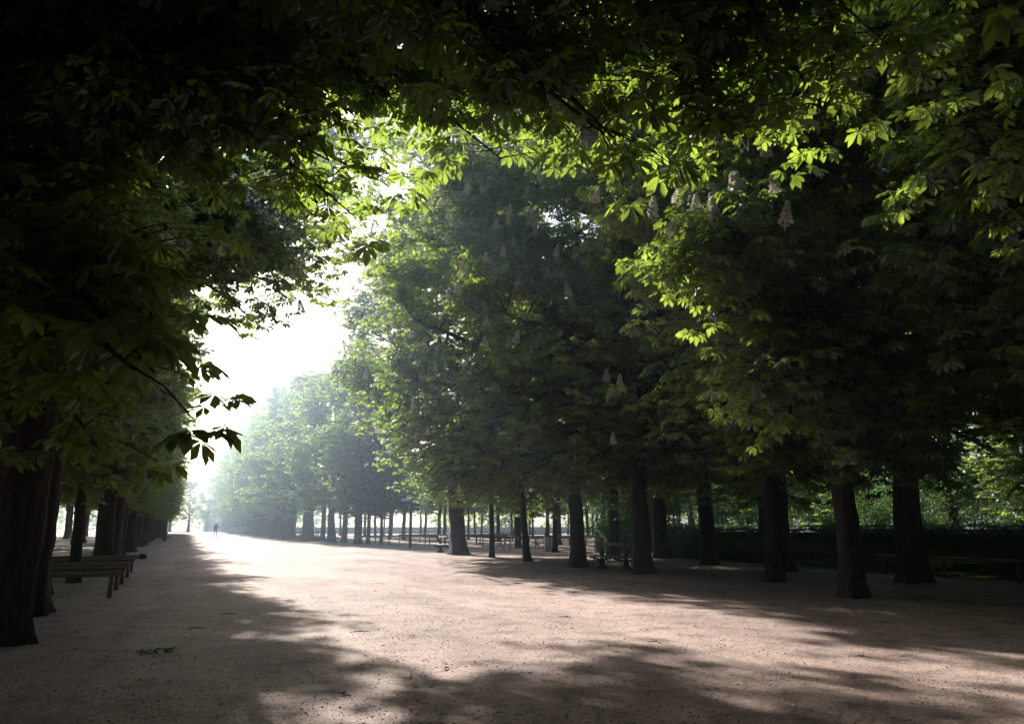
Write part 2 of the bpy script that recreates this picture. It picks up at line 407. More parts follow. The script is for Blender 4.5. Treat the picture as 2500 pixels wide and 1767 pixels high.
def tree(x, y, meshes, label, group, rz=0., s=1., sz=1., lean=(0, 0), tscale=1., candles=None, nc=0, seed=0, face=None, name='chestnut_tree'):
    o = empty(name, (x, y, 0)); o.rotation_euler = (lean[1], lean[0], rz); o.scale = (s, s, s*sz)
    tag(o, label, 'tree', group)
    t = link('trunk', meshes[0], o); t.scale = (tscale, tscale, 1)
    link('branches', meshes[1], o); link('crown', meshes[2], o)
    if candles is not None and nc:
        r_ = random.Random(seed)
        T = candles; c_, s_ = math.cos(rz), math.sin(rz)
        W = np.stack([T[:, 0]*c_-T[:, 1]*s_, T[:, 0]*s_+T[:, 1]*c_], 1)
        # outermost twig ends on the side away from the trunk and facing the open avenue
        fx = face if face is not None else (-.6, -.8)
        score = W[:, 0]*fx[0]+W[:, 1]*fx[1]+.12*T[:, 2]
        order = np.argsort(-score)[:int(len(T)*.2)]
        for i in r_.sample(list(order), min(nc, len(order))):
            cdl = link('flower_candle', CANDLES[i % 2], o)
            dd = T[i]/(np.linalg.norm(T[i, :2])+.1)*.3; fl = (.22*(fx[0]*c_+fx[1]*s_), .22*(-fx[0]*s_+fx[1]*c_)); cdl.location = (T[i, 0]+dd[0]+fl[0], T[i, 1]+dd[1]+fl[1], T[i, 2]+.2); q = r_.uniform(1.2, 1.6); cdl.scale = (q, q, q)
            cdl.rotation_euler = (r_.gauss(0, .16), r_.gauss(0, .16), r_.uniform(0, 6))
    return o

G_R = 'chestnut trees along the right side of the avenue'
G_L = 'chestnut trees along the left side of the avenue'
G_G = 'young trees of the grove behind the right row'
G_S = 'chestnut trees of the second row on the right'

# crown variants ---------------------------------------------------
WIDE = [tree_meshes(30+i, 6.4, 3.9, [1.5, 1.5, 3.0][i], 18.2+.5*i, M_sub=210, ntw=4800, lpt=5, lsize=.19, detail=False, nl=7, rt=.27, fork=3.6, sigma=.5) for i in range(3)]
SLIM = [tree_meshes(90+i, 3.3, 3.3, 1.9, 12.2+.5*i, M_sub=100, ntw=2100, lpt=5, lsize=.2, detail=False, nl=7, rt=.27, fork=3.4, sigma=.45, sx=-.7) for i in range(3)]
MID = [tree_meshes(20+i, 4.6, 3.4, 1.9, 16.5+.5*i, M_sub=120, ntw=2300, lpt=5, lsize=.2, detail=False, nl=7, rt=.30, fork=3.8, sigma=.5) for i in range(4)]
FAR = [tree_meshes(40+i, 5.2, 3.6, 2.2, 17.6+.5*i, M_sub=70, ntw=1700, lpt=4, lsize=.27, detail=False, nl=5, rt=.34, fork=3.6, sigma=.55) for i in range(3)]
SMALL = [tree_meshes(60+i, 3.3, 3.3, 3.3, 8.6+.4*i, M_sub=60, ntw=800, lpt=4, lsize=.24, detail=False, nl=5, rt=.15, fork=3.6, sigma=.5) for i in range(3)]
def local(px, py, d, x, y): 
    p = pt(px, py, d); return (p.x-x, p.y-y, p.z)
NR = tree_meshes(11, 6.4, 4.2, 1.7, 18, M_sub=190, ntw=4300, lpt=5, lsize=.19, rt=.30, fork=4.0, sx=0., sigma=.5)
NR2 = tree_meshes(12, 6.2, 4.2, 1.8, 18, M_sub=190, ntw=4300, lpt=5, lsize=.19, rt=.30, fork=4.0, sx=0., sigma=.5)
NL = tree_meshes(13, 3.9, 4.2, 2.3, 13, M_sub=130, ntw=2700, lpt=5, lsize=.19, rt=.29, fork=3.4, sx=-1.9, sigma=.5)

# left row ---------------------------------------------------------
# tree just outside the left edge, its limbs reach over the avenue
lx, ly = -3.0, 8.4
ex = [local(px, py, d, lx, ly) for px, py, d in [
    (430, 925, 5.4), (350, 870, 5.6), (300, 820, 6.0), (340, 900, 6.2), (250, 1010, 7.0), (330, 980, 7.5), (200, 1060, 8.0),
    (880, 480, 9), (860, 390, 9), (560, 260, 8), (800, 250, 8.5), (900, 300, 9.5), (650, 200, 8), (760, 320, 8.5), (400, 330, 8), (300, 200, 8), (560, 120, 8), (400, 60, 8),
    (350, 560, 8.5), (300, 700, 8.5), (330, 430, 8.5), (480, 350, 8.5), (640, 310, 8.5), (1000, 40, 8.5), (1000, 200, 9), (1100, 120, 9), (1010, 280, 9.5), (1120, 250, 9.5), (1190, 180, 9.5), (930, 200, 9), (1060, 40, 9), (1130, 320, 9.5), (1060, 320, 9.5), (1180, 320, 9.5), (1230, 270, 9.5), (700, 100, 8), (450, 200, 8), (900, 100, 8.5)]]
ex += [(a_, b_, c_) for a_, b_, c_ in [(3, -3, 10), (5, -1, 10.5), (7, -4, 11), (4, 2, 11), (6.5, 2, 11.5), (3.5, 5, 11.5), (6, 6, 12), (7.5, -1, 11), (2, 8, 12), (5, 9, 12.5), (2, 2, 11)]]  # high roof of sprays added over the avenue to cut sky light
L0 = tree_meshes(101, 4.0, 4.6, 2.5, 15, M_sub=150, ntw=3700, lpt=5, lsize=.19, rt=.30, fork=3.4, extras=ex, sx=-1.7, sigma=.38)
tree(lx, ly, L0[0], 'chestnut just outside the left edge whose dark limbs spread overhead', G_L)
lx, ly = -2.6, 4.0
ex = [local(px, py, d, lx, ly) for px, py, d in [
    (1450, 300, 7.6), (1550, 330, 7.8), (1650, 290, 8), (1750, 330, 8), (1850, 380, 8.2), (1800, 220, 8.2), (1700, 180, 8), (1850, 120, 8.5),
    (1950, 200, 8.5), (1500, 180, 7.6), (1350, 230, 7.6), (1300, 100, 7.5), (1600, 60, 8), (2150, 300, 8.5), (2050, 120, 8.5), (1400, 60, 7.5)]]
Lm = tree_meshes(102, 6.2, 4.6, 6.2, 15, M_sub=130, ntw=3200, lpt=5, lsize=.19, rt=.30, fork=3.6, extras=ex, sx=1.6, sigma=.42)
tree(lx, ly, Lm[0], 'chestnut beyond the left edge, its sunlit leaf sprays hang at the top', G_L)
tree(-2.25, 12.7, NL[0], 'nearest thick black trunk at the left edge of the photo', G_L, tscale=1.25, candles=NL[1], nc=18, seed=3, face=(1, -.6))
lx, ly = -2.45, 16.3
ex = [local(px, py, d, lx, ly) for px, py, d in [
    (430, 600, 17), (500, 560, 18), (480, 660, 17), (560, 650, 18), (620, 700, 19), (650, 640, 19), (560, 500, 18), (640, 560, 19), (720, 600, 20), (740, 520, 20),
    (620, 470, 19), (700, 440, 20), (800, 470, 21), (520, 420, 18), (780, 640, 21), (600, 730, 19)]]
LB = tree_meshes(104, 3.3, 4.2, 2.4, 12, M_sub=95, ntw=2600, lpt=5, lsize=.19, detail=False, rt=.29, fork=3.4, extras=ex, sigma=.48, sx=-1.5)
tree(-2.45, 16.3, LB[0], 'second dark trunk from the left edge, leaning over the log rails', G_L, candles=LB[1], nc=14, seed=4, face=(1, -.6))
ys = [20.9, 25.3, 30.2, 35.4, 40.2]; xs = [-3.1, -2.8, -2.5, -2.75, -2.9]
lx, ly = -3.1, 20.9
ex = [local(px, py, d, lx, ly) for px, py, d in [
    (700, 660, 24), (760, 690, 25), (820, 640, 25), (860, 560, 26), (880, 660, 26), (900, 480, 26), (820, 400, 25), (760, 340, 24), (900, 330, 25), (980, 420, 26), (840, 720, 26), (960, 560, 26),
    (660, 360, 24), (700, 560, 24), (940, 620, 26), (540, 420, 23), (480, 520, 23), (1000, 300, 26), (880, 250, 25)]]
LC = tree_meshes(105, 3.4, 4.2, 2.2, 12, M_sub=95, ntw=2500, lpt=5, lsize=.19, detail=False, rt=.29, fork=3.4, extras=ex, sigma=.55, sx=-1.1)
for i, y in enumerate(ys):
    tree(xs[i], y, LC[0] if i == 0 else SLIM[i % 3][0], ['chestnut behind the near left trunks, crown over the log rails', 'slim dark trunk standing among the log rails on the left',
         'dark trunk just behind the farthest log rail on the left', 'thick brown trunk behind the end of the log rails',
         'trunk with a low stone at its foot beyond the left log rails'][i], G_L, rz=.1*i, s=.97+.03*(i % 2), tscale=[1., .55, 1.15, 1.1, 1.][i])
y = 44.
k = 0
while y < 178:
    tree(-3.0-.006*y+random.Random(k).uniform(-.3, .3), y, SLIM[k % 3][0],
         'one of the overlapping dark trunks receding along the left row' if y < 90 else 'far hazy tree at the end of the left row', G_L, rz=.2*(k % 3)-.2, s=.95+.06*((k*7) % 3-1), tscale=1.1)
    y += 4.5; k += 1
for k, (x, y) in enumerate([(-8.6, 3), (-8.8, 8.5), (-8.5, 13.5), (-9, 19), (-8.8, 25), (-9.2, 31)]):
    tree(x, y, NL[0] if k < 3 else MID[k % 4][0], 'tree of the second row on the left, behind the near left trunks', 'trees behind the left row', rz=k*1.1)
for k in range(36):
    r_ = random.Random(900+k)
    x = -8.5-5.5*(k % 3)+r_.uniform(-.6, .6); y = 38+9.*(k//3)+r_.uniform(-.8, .8)
    tree(x, y, SMALL[k % 3][0], 'slender tree seen between the trunks of the left row', 'trees behind the left row', rz=k*1.7, s=1.12, tscale=1.5)

# right row --------------------------------------------------------
x, y = 13.6, 14.0
ex = [local(px, py, d, x, y) for px, py, d in [
    (1640, 640, 13.5), (1700, 610, 13.5), (1760, 560, 13.8), (1700, 680, 13.6), (1820, 600, 14), (1780, 700, 14), (1850, 520, 14), (1760, 800, 14), (1800, 880, 14.2), (1850, 960, 14.4),
    (1900, 1080, 14.5), (1880, 1010, 14)]]
R11 = tree_meshes(103, 5.8, 4.4, 1.8, 17, M_sub=180, ntw=5000, lpt=5, lsize=.19, rt=.30, fork=4.0, extras=ex, sigma=.46)
tree(x, y, R11[0], 'thick black trunk standing alone at the right, nearest of the right row', G_R, tscale=.88, candles=R11[1], nc=26, seed=7)
tree(12.6, 5.4, NR2[0], 'chestnut outside the right edge, only its dark crown shows at the top right', G_R, rz=.2)
ex = [(-5, -5, 10), (-7.5, -4, 11), (-6, -1, 11), (-8, 0, 11.5), (-5, 2, 11.5), (-7.5, 4, 12), (-5.5, 6, 12), (-8, 8, 12.5), (-4, 9, 12.5), (-6, 10, 13), (-9, 4, 12), (-4, -2, 10.5), (-3, 4, 11)]  # overhead sprays added as the roof's right half, darkening the near foliage
RN = tree_meshes(108, 6.2, 4.2, 1.8, 18, M_sub=180, ntw=4600, lpt=5, lsize=.19, detail=False, rt=.30, fork=4.0, extras=ex, sigma=.55)
tree(13.8, 9.2, RN[0], 'chestnut just outside the right edge, its dark foliage fills the right side', G_R)

x, y = 15.3, 18.6
ex = [local(px, py, d, x, y) for px, py, d in [(1000, 60, 20), (1100, 20, 19), (1200, 90, 18), (1300, 40, 18), (1150, 180, 20), (1050, 150, 21), (1280, 180, 18), (1350, 120, 17), (1230, 10, 17), (1400, 200, 17), (1000, 230, 22),
    (1500, 60, 16), (1450, 300, 17), (900, 60, 21), (950, 160, 21), (1350, 300, 18)]]
RB = tree_meshes(107, 6.2, 4.2, 1.8, 18, M_sub=190, ntw=4300, lpt=5, lsize=.19, detail=False, rt=.30, fork=4.0, extras=ex, sigma=.5)
x, y = 13.5, 27.3
ex = [local(px, py, d, x, y) for px, py, d in [(1000, 330, 29), (1050, 420, 28), (1100, 330, 27), (1150, 430, 27), (1200, 350, 26), (1080, 520, 28), (1150, 560, 27), (1000, 560, 29), (960, 640, 30), (1220, 480, 26), (1250, 400, 25),
    (1020, 650, 29), (1280, 560, 25), (1120, 240, 27), (1240, 260, 26), (950, 480, 30)]]
RC = tree_meshes(106, 6.2, 4.2, 1.8, 18, M_sub=180, ntw=4600, lpt=5, lsize=.19, detail=False, rt=.30, fork=4.0, extras=ex, sigma=.5)
rr = [(13.6, 22.9, NR, 'dark trunk just right of the double park bench', 1.0, (-.03, 0), 95),
      (13.5, 27.3, RC, 'straight dark trunk just left of the double park bench', .95, (-.035, 0), 100),
      (13.5, 32.1, WIDE[0], 'slim trunk leaning left, beside the garden chairs', .55, (-.11, 0), 100),
      (13.8, 37.3, WIDE[1], 'very slim upright trunk between the broad leaning trunk and the garden chairs', .45, (0, 0), 100),
      (13.5, 41.7, WIDE[2], 'broad grey trunk leaning left beside the half-hidden bench', 1.6, (-.08, 0), 100)]
for i, (x, y, v, lab, ts, ln, nc) in enumerate(rr):
    tree(x, y, v[0], lab, G_R, rz=0 if i == 1 else (i % 2)*math.pi+.15*i-.3, tscale=ts, lean=ln, candles=v[1], nc=nc, seed=20+i)
far_r = [(930, 1328, .5, 'pale slim trunk behind the end of the far log rail'), (898, 1328, .6, 'slim trunk at the left end of the far log rail'), (873, 1327, 1., 'trunk just left of the far log rail'),
         (840, 1323, .9, 'trunk to the right of the three far park benches'), (808, 1322, 1., 'flared trunk between two far park benches'), (787, 1320, .8, 'trunk behind the middle of the far park benches'), (752, 1319, 1.6, 'wide trunk between two far park benches'),
         (706, 1316, 1.7, 'wide trunk just left of the far park benches'), (688, 1312, .8, 'leaning far trunk of the right row in the haze')]
for i, (px, py, ts, lab) in enumerate(far_r):
    p = at(px, py); tree(p.x, p.y, (MID if i < 3 else FAR)[i % 3][0], lab, G_R, rz=(i%2)*3.14+.2, s=[.8, .86, 1.0, .8, 1, .85, 1.05, 1.05, .9][i], sz=[1, .9, 1.05, 1.2, .95, 1.1, 1, .9, 1.15][i], tscale=ts*1.1, lean=(-.04 if i == 8 else 0, 0))
y = 103.; k = 0
while y < 235:
    tree(11.6-.008*y+random.Random(50+k).uniform(-.5, .5), y, FAR[k % 3][0], 'pale tree of the right row fading into the haze', G_R, rz=(k%2)*3.14+.3, s=1.0+.07*((k*5) % 3), sz=[1, .88, 1.06, .94][k % 4], tscale=1.3)
    y += 4.6; k += 1
# rows go on behind the camera; trees between them are added sky blockers
for k in range(5):
    tree(-3.0, -.6-4.6*k, WIDE[k % 3][0], 'chestnut behind the viewpoint on the left side', G_L, rz=(k % 2)*math.pi)
    tree(13.6, .2-4.6*k, WIDE[(k+1) % 3][0], 'chestnut behind the viewpoint on the right side', G_R, rz=(k % 2)*math.pi)
    tree(-9, -2-5.*k, WIDE[k % 3][0], 'tree of the outer row behind the viewpoint', 'trees behind the viewpoint', rz=k*1.)
    tree(20, 0-5.*k, WIDE[k % 3][0], 'tree of the outer row behind the viewpoint', 'trees behind the viewpoint', rz=k*1.)
    tree(4.5+2*(k % 2), -7-5*k, WIDE[(k+2) % 3][0], 'unseen chestnut added mid-avenue behind the viewpoint to block sky light', 'trees behind the viewpoint', rz=k*1.1)
tree(5.5, -1.8, WIDE[0][0], 'unseen chestnut added mid-avenue behind the viewpoint to block sky light', 'trees behind the viewpoint', rz=1.57)  # added out of view, its crown closes the open sky above the camera
# second row and grove
sec = [(18.6, 16.9, 1.3, 'massive black trunk at the far right, behind the long low rail'), (19.0, 22.8, 1.25, 'dark flared trunk in front of the clipped hedge at the right'), (19.2, 27.2, 1.1, 'dark trunk with the bright shrubs on its left, before the hedge'),
       (20.9, 33.4, 1.3, 'dark trunk with spreading roots behind the double park bench'), (19.7, 42.8, .65, 'slim straight trunk beside the litter bin'), (20.9, 38., 1., 'dark trunk behind the straight trunk left of the double bench'), (21.3, 52.4, .9, 'dark trunk rising behind the garden chairs'),
       (18.8, 11, 1.2, 'tree of the second row beyond the right edge'), (19, 5.5, 1.2, 'tree of the second row beyond the right edge')]
tree(15.3, 18.6, RB[0], 'dark trunk between the thick lone trunk and the flared trunk at the hedge', G_R, tscale=.8, candles=RB[1], nc=50, seed=31)
for i, (x, y, ts, lab) in enumerate(sec):
    v = [NR2, NR, NR, MID[0], MID[2], MID[3], MID[1], NR, NR2][i]
    tree(x, y, v[0], lab, G_S, rz=i*1.4+.5, tscale=ts, s=1 if i not in (4, 6) else .8)
for k, (x, y) in enumerate([(26, 9), (25.5, 16), (31, 22), (26, 2), (33, 12), (38, 20), (36, 30), (43, 27), (45, 15), (42, 38), (30, 49), (37, 45), (46, 46), (24.4, 30), (50, 33), (52, 20)]):
    tree(x, y, MID[k % 4][0], 'dark tree in the shade beyond the clipped hedge', 'trees beyond the hedge', rz=k*1.4, s=.95, sz=.78, tscale=1.3)
k = 0
for gx in range(13):
    for gy in range(9):
        r_ = random.Random(300+k); k += 1
        x = 22+6.2*gx+r_.uniform(-.7, .7); y = 60+8.*gy+r_.uniform(-.8, .8)
        if x < 27 and y < 66: continue
        if x > 50 and y < 50: continue
        tree(x, y, SMALL[k % 3][0], 'slender young tree of the airy grove beyond the far log rails', G_G, rz=k*1.7, s=r_.uniform(.9, 1.1), tscale=r_.uniform(.8, 1.5), name='young_tree')
for k, (x, y) in enumerate([(27, 50.5), (33, 54), (40, 51), (20.5, 62), (27, 58)]):
    tree(x, y, SMALL[k % 3][0], 'young tree with pale green leaves near the litter bin and chairs', G_G, rz=k*1.1, s=1, tscale=.9, name='young_tree')

# far-off wood; the unseen ring at sides and back is added against low sky
def woods():
    rng = np.random.default_rng(77); n = 66000
    nb = 420; az = np.radians(rng.uniform(50, 340, nb)); rd = rng.uniform(92, 112, nb); hh = rng.uniform(1.5, 15, nb)
    na = 150; az = np.concatenate([az, np.radians(rng.uniform(16, 50, na)), np.radians(rng.uniform(-9, 9, 90))])
    rd = np.concatenate([rd, rng.uniform(178, 200, na), rng.uniform(270, 300, 90)])
    hh = np.concatenate([hh, rng.uniform(1, 13, na), rng.uniform(1, 13, 90)]); nb = len(az)
    C = np.stack([rd*np.sin(az), rd*np.cos(az), hh], 1); q = rng.integers(0, nb, n); d = unit(rng.standard_normal((n, 3)))
    P = C[q]+d*(rng.uniform(2.6, 4.6, nb)[q]*rng.random(n)**.3)[:, None]; P[:, 2] = np.maximum(P[:, 2], .2)
    mb = MB(); mb.add(*leaf_cards(P, d, 1.1, rng, n)); o = mb.build('woods', M['leaf'])
    tag(o, 'far-off dark wood beyond the hedges and shrubs, its unseen ring added to block low sky', 'woods', kind='stuff')

# end of the avenue: hazy trees that close the view
for k, (x, y) in enumerate([(-14, 232), (-9, 238), (-4.5, 231), (0, 236), (4.5, 230), (9, 237), (13, 243), (-20, 235), (20, 245), (27, 240)]):
    tree(x, y, FAR[k % 3][0], 'ghostly tree in the haze closing the end of the avenue', 'trees closing the avenue', rz=k*1.2, s=.8, tscale=1.5)

# ---------------------------------------------------------------- hedge and shrubs
def leaf_cards(P, nrm0, size, rng, n):
    u = unit(rng.standard_normal((n, 3))); nr = unit(nrm0+rng.normal(0, .6, (n, 3))); u = unit(u-nr*np.sum(u*nr, 1)[:, None]); v = np.cross(nr, u)
    s = (size*rng.uniform(.6, 1.3, n))[:, None]
    V = np.stack([P, P+u*s*.55+v*s*.28, P+u*s, P+u*s*.55-v*s*.28], 1)
    return V.reshape(-1, 3), np.arange(n*4).reshape(-1, 4)

woods()

def hedge(x, y0, y1, wd, h, label, seed):
    rng = np.random.default_rng(seed); o = empty('clipped_hedge', (x, (y0+y1)/2, 0)); L = y1-y0
    tag(o, label, 'hedge', 'clipped hedges at the right')
    core = MB(); core.box((0, 0, h/2-.04), (wd-.12, L-.12, h-.08)); core.build('core', M['hedge'], o)
    mb = MB(); n = 60000; f = rng.random(n); P = np.zeros((n, 3)); N = np.zeros((n, 3))
    y = rng.uniform(-L/2, L/2, n); A = f < .45; B = (f >= .45) & (f < .9); Cc = f >= .9
    P[A] = np.stack([rng.uniform(-wd/2, wd/2, A.sum()), y[A], h+.03*np.sin(y[A]*3)+rng.exponential(.022, A.sum())], 1); N[A] = (0, 0, 1)
    P[B] = np.stack([-wd/2+rng.normal(0, .03, B.sum()), y[B], rng.uniform(0, h, B.sum())], 1); N[B] = (-1, 0, 0)
    P[Cc] = np.stack([rng.uniform(-wd/2, wd/2, Cc.sum()), np.where(rng.random(Cc.sum()) < .5, -L/2, L/2), rng.uniform(0, h, Cc.sum())], 1); N[Cc] = (0, 1, 0)
    mb.add(*leaf_cards(P, N, .065, rng, n)); mb.build('foliage', M['hedge'], o)
hedge(22.4, 3, 42, 1.1, 1.33, 'front clipped hedge, lower top edge, long and dark at the right', 1)
hedge(26.2, 2, 43, 1.2, 1.47, 'rear clipped hedge whose brighter top shows above the front hedge', 2)

def shrub(x, y, r, h, label, seed, mt='shrub', n=9000, ls=.12):
    rng = np.random.default_rng(seed); o = empty('shrub', (x, y, 0)); tag(o, label, 'shrub', 'shrubs behind the hedges')
    st = MB()
    for k in range(7):
        a = k*2.4; e = np.array([math.cos(a)*r*.5, math.sin(a)*r*.5, h*.75]); tt = np.linspace(0, 1, 5)[:, None]
        st.tube(e*tt+np.array([0, 0, .0])+rng.normal(0, .04, (5, 3))*tt, np.linspace(.04, .012, 5), 5)
    st.build('stems', M['bark'], o, True)
    nc = 34; C = np.stack([rng.normal(0, r*.5, nc), rng.normal(0, r*.5, nc), rng.uniform(.1, 1, nc)**.8*h*.9], 1)
    q = rng.integers(0, nc, n); d = unit(rng.standard_normal((n, 3))); rad = rng.uniform(.35, .62, nc)[q]*(rng.random(n)**.35)*r*.62
    P = C[q]+d*rad[:, None]*np.array([1, 1, .8]); P[:, 2] = np.maximum(P[:, 2], .05)
    mb = MB(); mb.add(*leaf_cards(P, d+np.array([0, 0, .5]), ls, rng, n)); mb.build('foliage', M[mt], o)
for i, (x, y, r, h, lab) in enumerate([
    (25.5, 45.5, 2.4, 4.2, 'rounded shrub at the end of the hedge, left of the dark rooted trunk'), (24.2, 43.4, 1.3, 2.2, 'small leafy bush in the gap left of the hedge end'),
    (31, 39, 2.3, 3.6, 'pale sunlit bush above the hedge, right of the rooted trunk'), (30.5, 33, 2.2, 3.1, 'mid green bush behind the hedge between two dark trunks'),
    (29.5, 28, 2.0, 2.7, 'bright yellow-green bush behind the hedge right of the flared trunk'), (33, 30, 2.5, 4.2, 'taller blue-green bush behind the bright low bush'),
    (31, 21, 2.2, 2.6, 'low dark bush behind the hedge in the deep shade'), (30, 15, 2.5, 3.8, 'large bluish bush behind the hedge near the right edge'),
    (32.5, 11, 2.8, 3.9, 'bluish bush cut by the right edge behind the hedge'), (36, 36, 3, 5, 'tall dim bush far behind the hedge'), (39, 8, 3.4, 5.6, 'dim shrub far back beyond the rear hedge'), (40, 15, 3.4, 5.2, 'dim shrub far back beyond the rear hedge'), (38, 22.5, 3.4, 5.4, 'dim shrub far back beyond the rear hedge'), (42, 30, 3.6, 5.6, 'dim shrub far back beyond the rear hedge'),
    (44, 38, 3.6, 5.6, 'dim shrub far back beyond the rear hedge'), (46, 22, 3.6, 6, 'dim shrub far back beyond the rear hedge'), (34, 46, 3., 5, 'dim shrub far back beyond the rear hedge'), (34, 17, 2.4, 4, 'dim shrub far back beyond the rear hedge'), (35, 26, 2.4, 4, 'dim shrub far back beyond the rear hedge'),
    (28.5, 46, 2.6, 4.6, 'tall dark bush behind the double park bench')]):
    shrub(x, y, r, h, lab, 70+i)

# ---------------------------------------------------------------- furniture
def log_rail(p0, p1, h, posts, label, group, rad=.055, name='log_rail'):
    p0, p1 = Vector(p0), Vector(p1); L = (p1-p0).length; mid = (p0+p1)/2
    o = empty(name, (mid.x, mid.y, 0), math.atan2(p1.y-p0.y, p1.x-p0.x)); tag(o, label, 'rail', group)
    rg = np.random.default_rng(int(abs(p0.x*100+p0.y*10)))
    mb = MB(); xs = np.linspace(-L/2-.08, L/2+.08, 12); mb.tube(np.stack([xs, rg.normal(0, .006, 12), h-rad+rg.normal(0, .005, 12)], 1), rad*(1+rg.normal(0, .03, 12)), 12)
    mb.build('rail', M['timber'], o, True)
    for t in posts:
        pb = MB(); pb.tube([(t*L-L/2, 0, -.1), (t*L-L/2, 0, .25), (t*L-L/2, 0, h-rad*1.6)], [.048, .047, .045], 10); pb.build('post', M['timber'], o)
    return o
for i, (y, xl) in enumerate([(19.4, -6.1), (21.7, -6.0), (24.2, -6.2), (27.0, -6.0), (29.6, -5.6)]):
    xr = [-1.35, -1.4, -1.45, -1.5, -1.55][i]
    log_rail((xl, y+.1, 0), (xr, y, 0), .56, (.02, .12, .98), ['nearest log rail at the left, its pale sawn end facing the avenue', 'second log rail from the front at the left', 'middle log rail of the five at the left',
        'fourth log rail from the front at the left', 'farthest of the five log rails at the left, beside the slim trunk'][i], 'log rails under the left trees', .06)
fr = [((12.3, 64.6), (27, 68), .75, (.01, .12, .2, .33, .42, .55, .66, .78, .88, .99), 'long far log rail starting behind the signpost'),
      ((17, 60), (24, 61.5), .75, (.02, .2, .4, .6, .8, .98), 'shorter log rail to the right of the signpost'),
      ((20, 56), (40, 57), .75, tuple(i/14 for i in range(15)), 'log rail running behind the chairs and the litter bin'),
      ((18, 73), (34, 76), .75, tuple(i/8 for i in range(9)), 'farthest log rail, in the haze of the grove'),
      ((22.5, 52.5), (26, 52.3), .75, (.05, .5, .95), 'short pale log rail just behind the garden chairs')]
for a, b_, h, ps, lab in fr: log_rail((*a, 0), (*b_, 0), h, ps, lab, 'log rails of the grove', .06)

def park_bench(x, y, rz, label, group='double park benches'):
    """cast iron double-sided bench: central back, a seat on either side"""
    o = empty('park_bench', (x, y, 0), rz); tag(o, label, 'bench', group); L = 2.3
    for s in (-1, 1):
        st = MB()
        for k in range(3): st.box((s*(.17+.125*k), 0, .44-.006*k), (.11, L, .032))
        st.build('seat', M['slat'], o)
    bk = MB(); bk.box((0, 0, .86), (.035, L-.1, .13)); bk.box((0, 0, .915), (.06, L-.14, .02)); bk.build('backrest', M['slat'], o)
    for sy in (-.82, .82):
        f = MB()
        f.box((0, sy, .04), (.42, .10, .08)); f.box((0, sy, .19), (.26, .08, .26), taper=.55)
        f.tube([(0, sy, .2), (0, sy, .42), (0, sy, .55), (0, sy, .62), (0, sy, .98)], [.07, .065, .10, .06, .04], 8)
        f.tube([(0, sy, .56), (0, sy, .60), (0, sy, .64)], [.03, .085, .03], 8)
        f.tube([(0, sy, .97), (0, sy, 1.0), (0, sy, 1.03)], [.015, .04, .012], 8)
        for s in (-1, 1):
            a = np.linspace(0, 1, 9)
            f.tube(np.stack([s*(.04+.44*a), np.full(9, sy), .25+.15*a**.5], 1), np.linspace(.045, .03, 9), 7)
            th = np.linspace(0, 4.8, 14)
            f.tube(np.stack([s*(.26+.075*np.cos(th)*(1-th/9)), np.full(14, sy), .30+.075*np.sin(th)*(1-th/9)], 1), .022, 5)
            f.box((s*.28, sy, .415), (.5, .05, .025))
        f.build('leg_frame', M['iron'], o)
    return o
park_bench(13.95, 25.4, 0.03, 'double-sided cast iron park bench between two dark trunks on the right')
park_bench(13.9, 45.4, .05, 'dark park bench half hidden behind the broad leaning trunk')
for px, py, lab in [(825, 1322, 'right one of the three small benches in the far right row'), (783, 1319, 'middle one of the three small benches in the far right row'), (744, 1318, 'left one of the three small benches in the far right row')]:
    p = at(px, py); park_bench(p.x-.4, p.y, .0, lab)
park_bench(-9.8, 58, 1.0, 'small bench far off between the left trunks')
park_bench(-2.2, 92, 0, 'tiny bench beside the far end of the left row')

def garden_chair(x, y, rz, label, tilt=0):
    o = empty('garden_chair', (x, y, 0), rz); tag(o, label, 'chair', 'metal garden chairs'); o.rotation_euler[0] = tilt
    s = MB()
    for k in range(7): s.box((-.18+.06*k, 0, .43), (.04, .40, .012))
    s.build('seat', M['chair'], o)
    b_ = MB()
    for k in range(3): b_.box((0, .215+.03*k/3, .62+.09*k), (.40, .012, .06))
    b_.build('backrest', M['chair'], o)
    for sx in (-.2, .2):
        l = MB(); l.tube([(sx, -.22, 0), (sx, -.2, .43)], .012, 6); l.build('leg', M['chair'], o)
        l = MB(); l.tube([(sx, .26, 0), (sx, .2, .43), (sx, .25, .86)], .012, 6); l.build('leg', M['chair'], o)
        l = MB(); l.tube([(sx, .21, .62), (sx*1.1, -.05, .65), (sx*1.1, -.2, .62), (sx, -.2, .43)], .011, 6); l.build('armrest', M['chair'], o)
for px, py, rz, lab, tl in [(1216, 1341, .4, 'garden chair half behind the slim upright trunk', 0), (1238, 1343, 2.9, 'left garden chair of the facing pair', 0), (1256, 1341, -2.4, 'garden chair in the middle of the group', 0),
                            (1272, 1340, .9, 'garden chair right of the middle one', 0), (1302, 1341, 1.6, 'garden chair tipped back at the right of the slim leaning trunk', .5)]:
    p = at(px, py); garden_chair(p.x, p.y, rz, lab, tl)

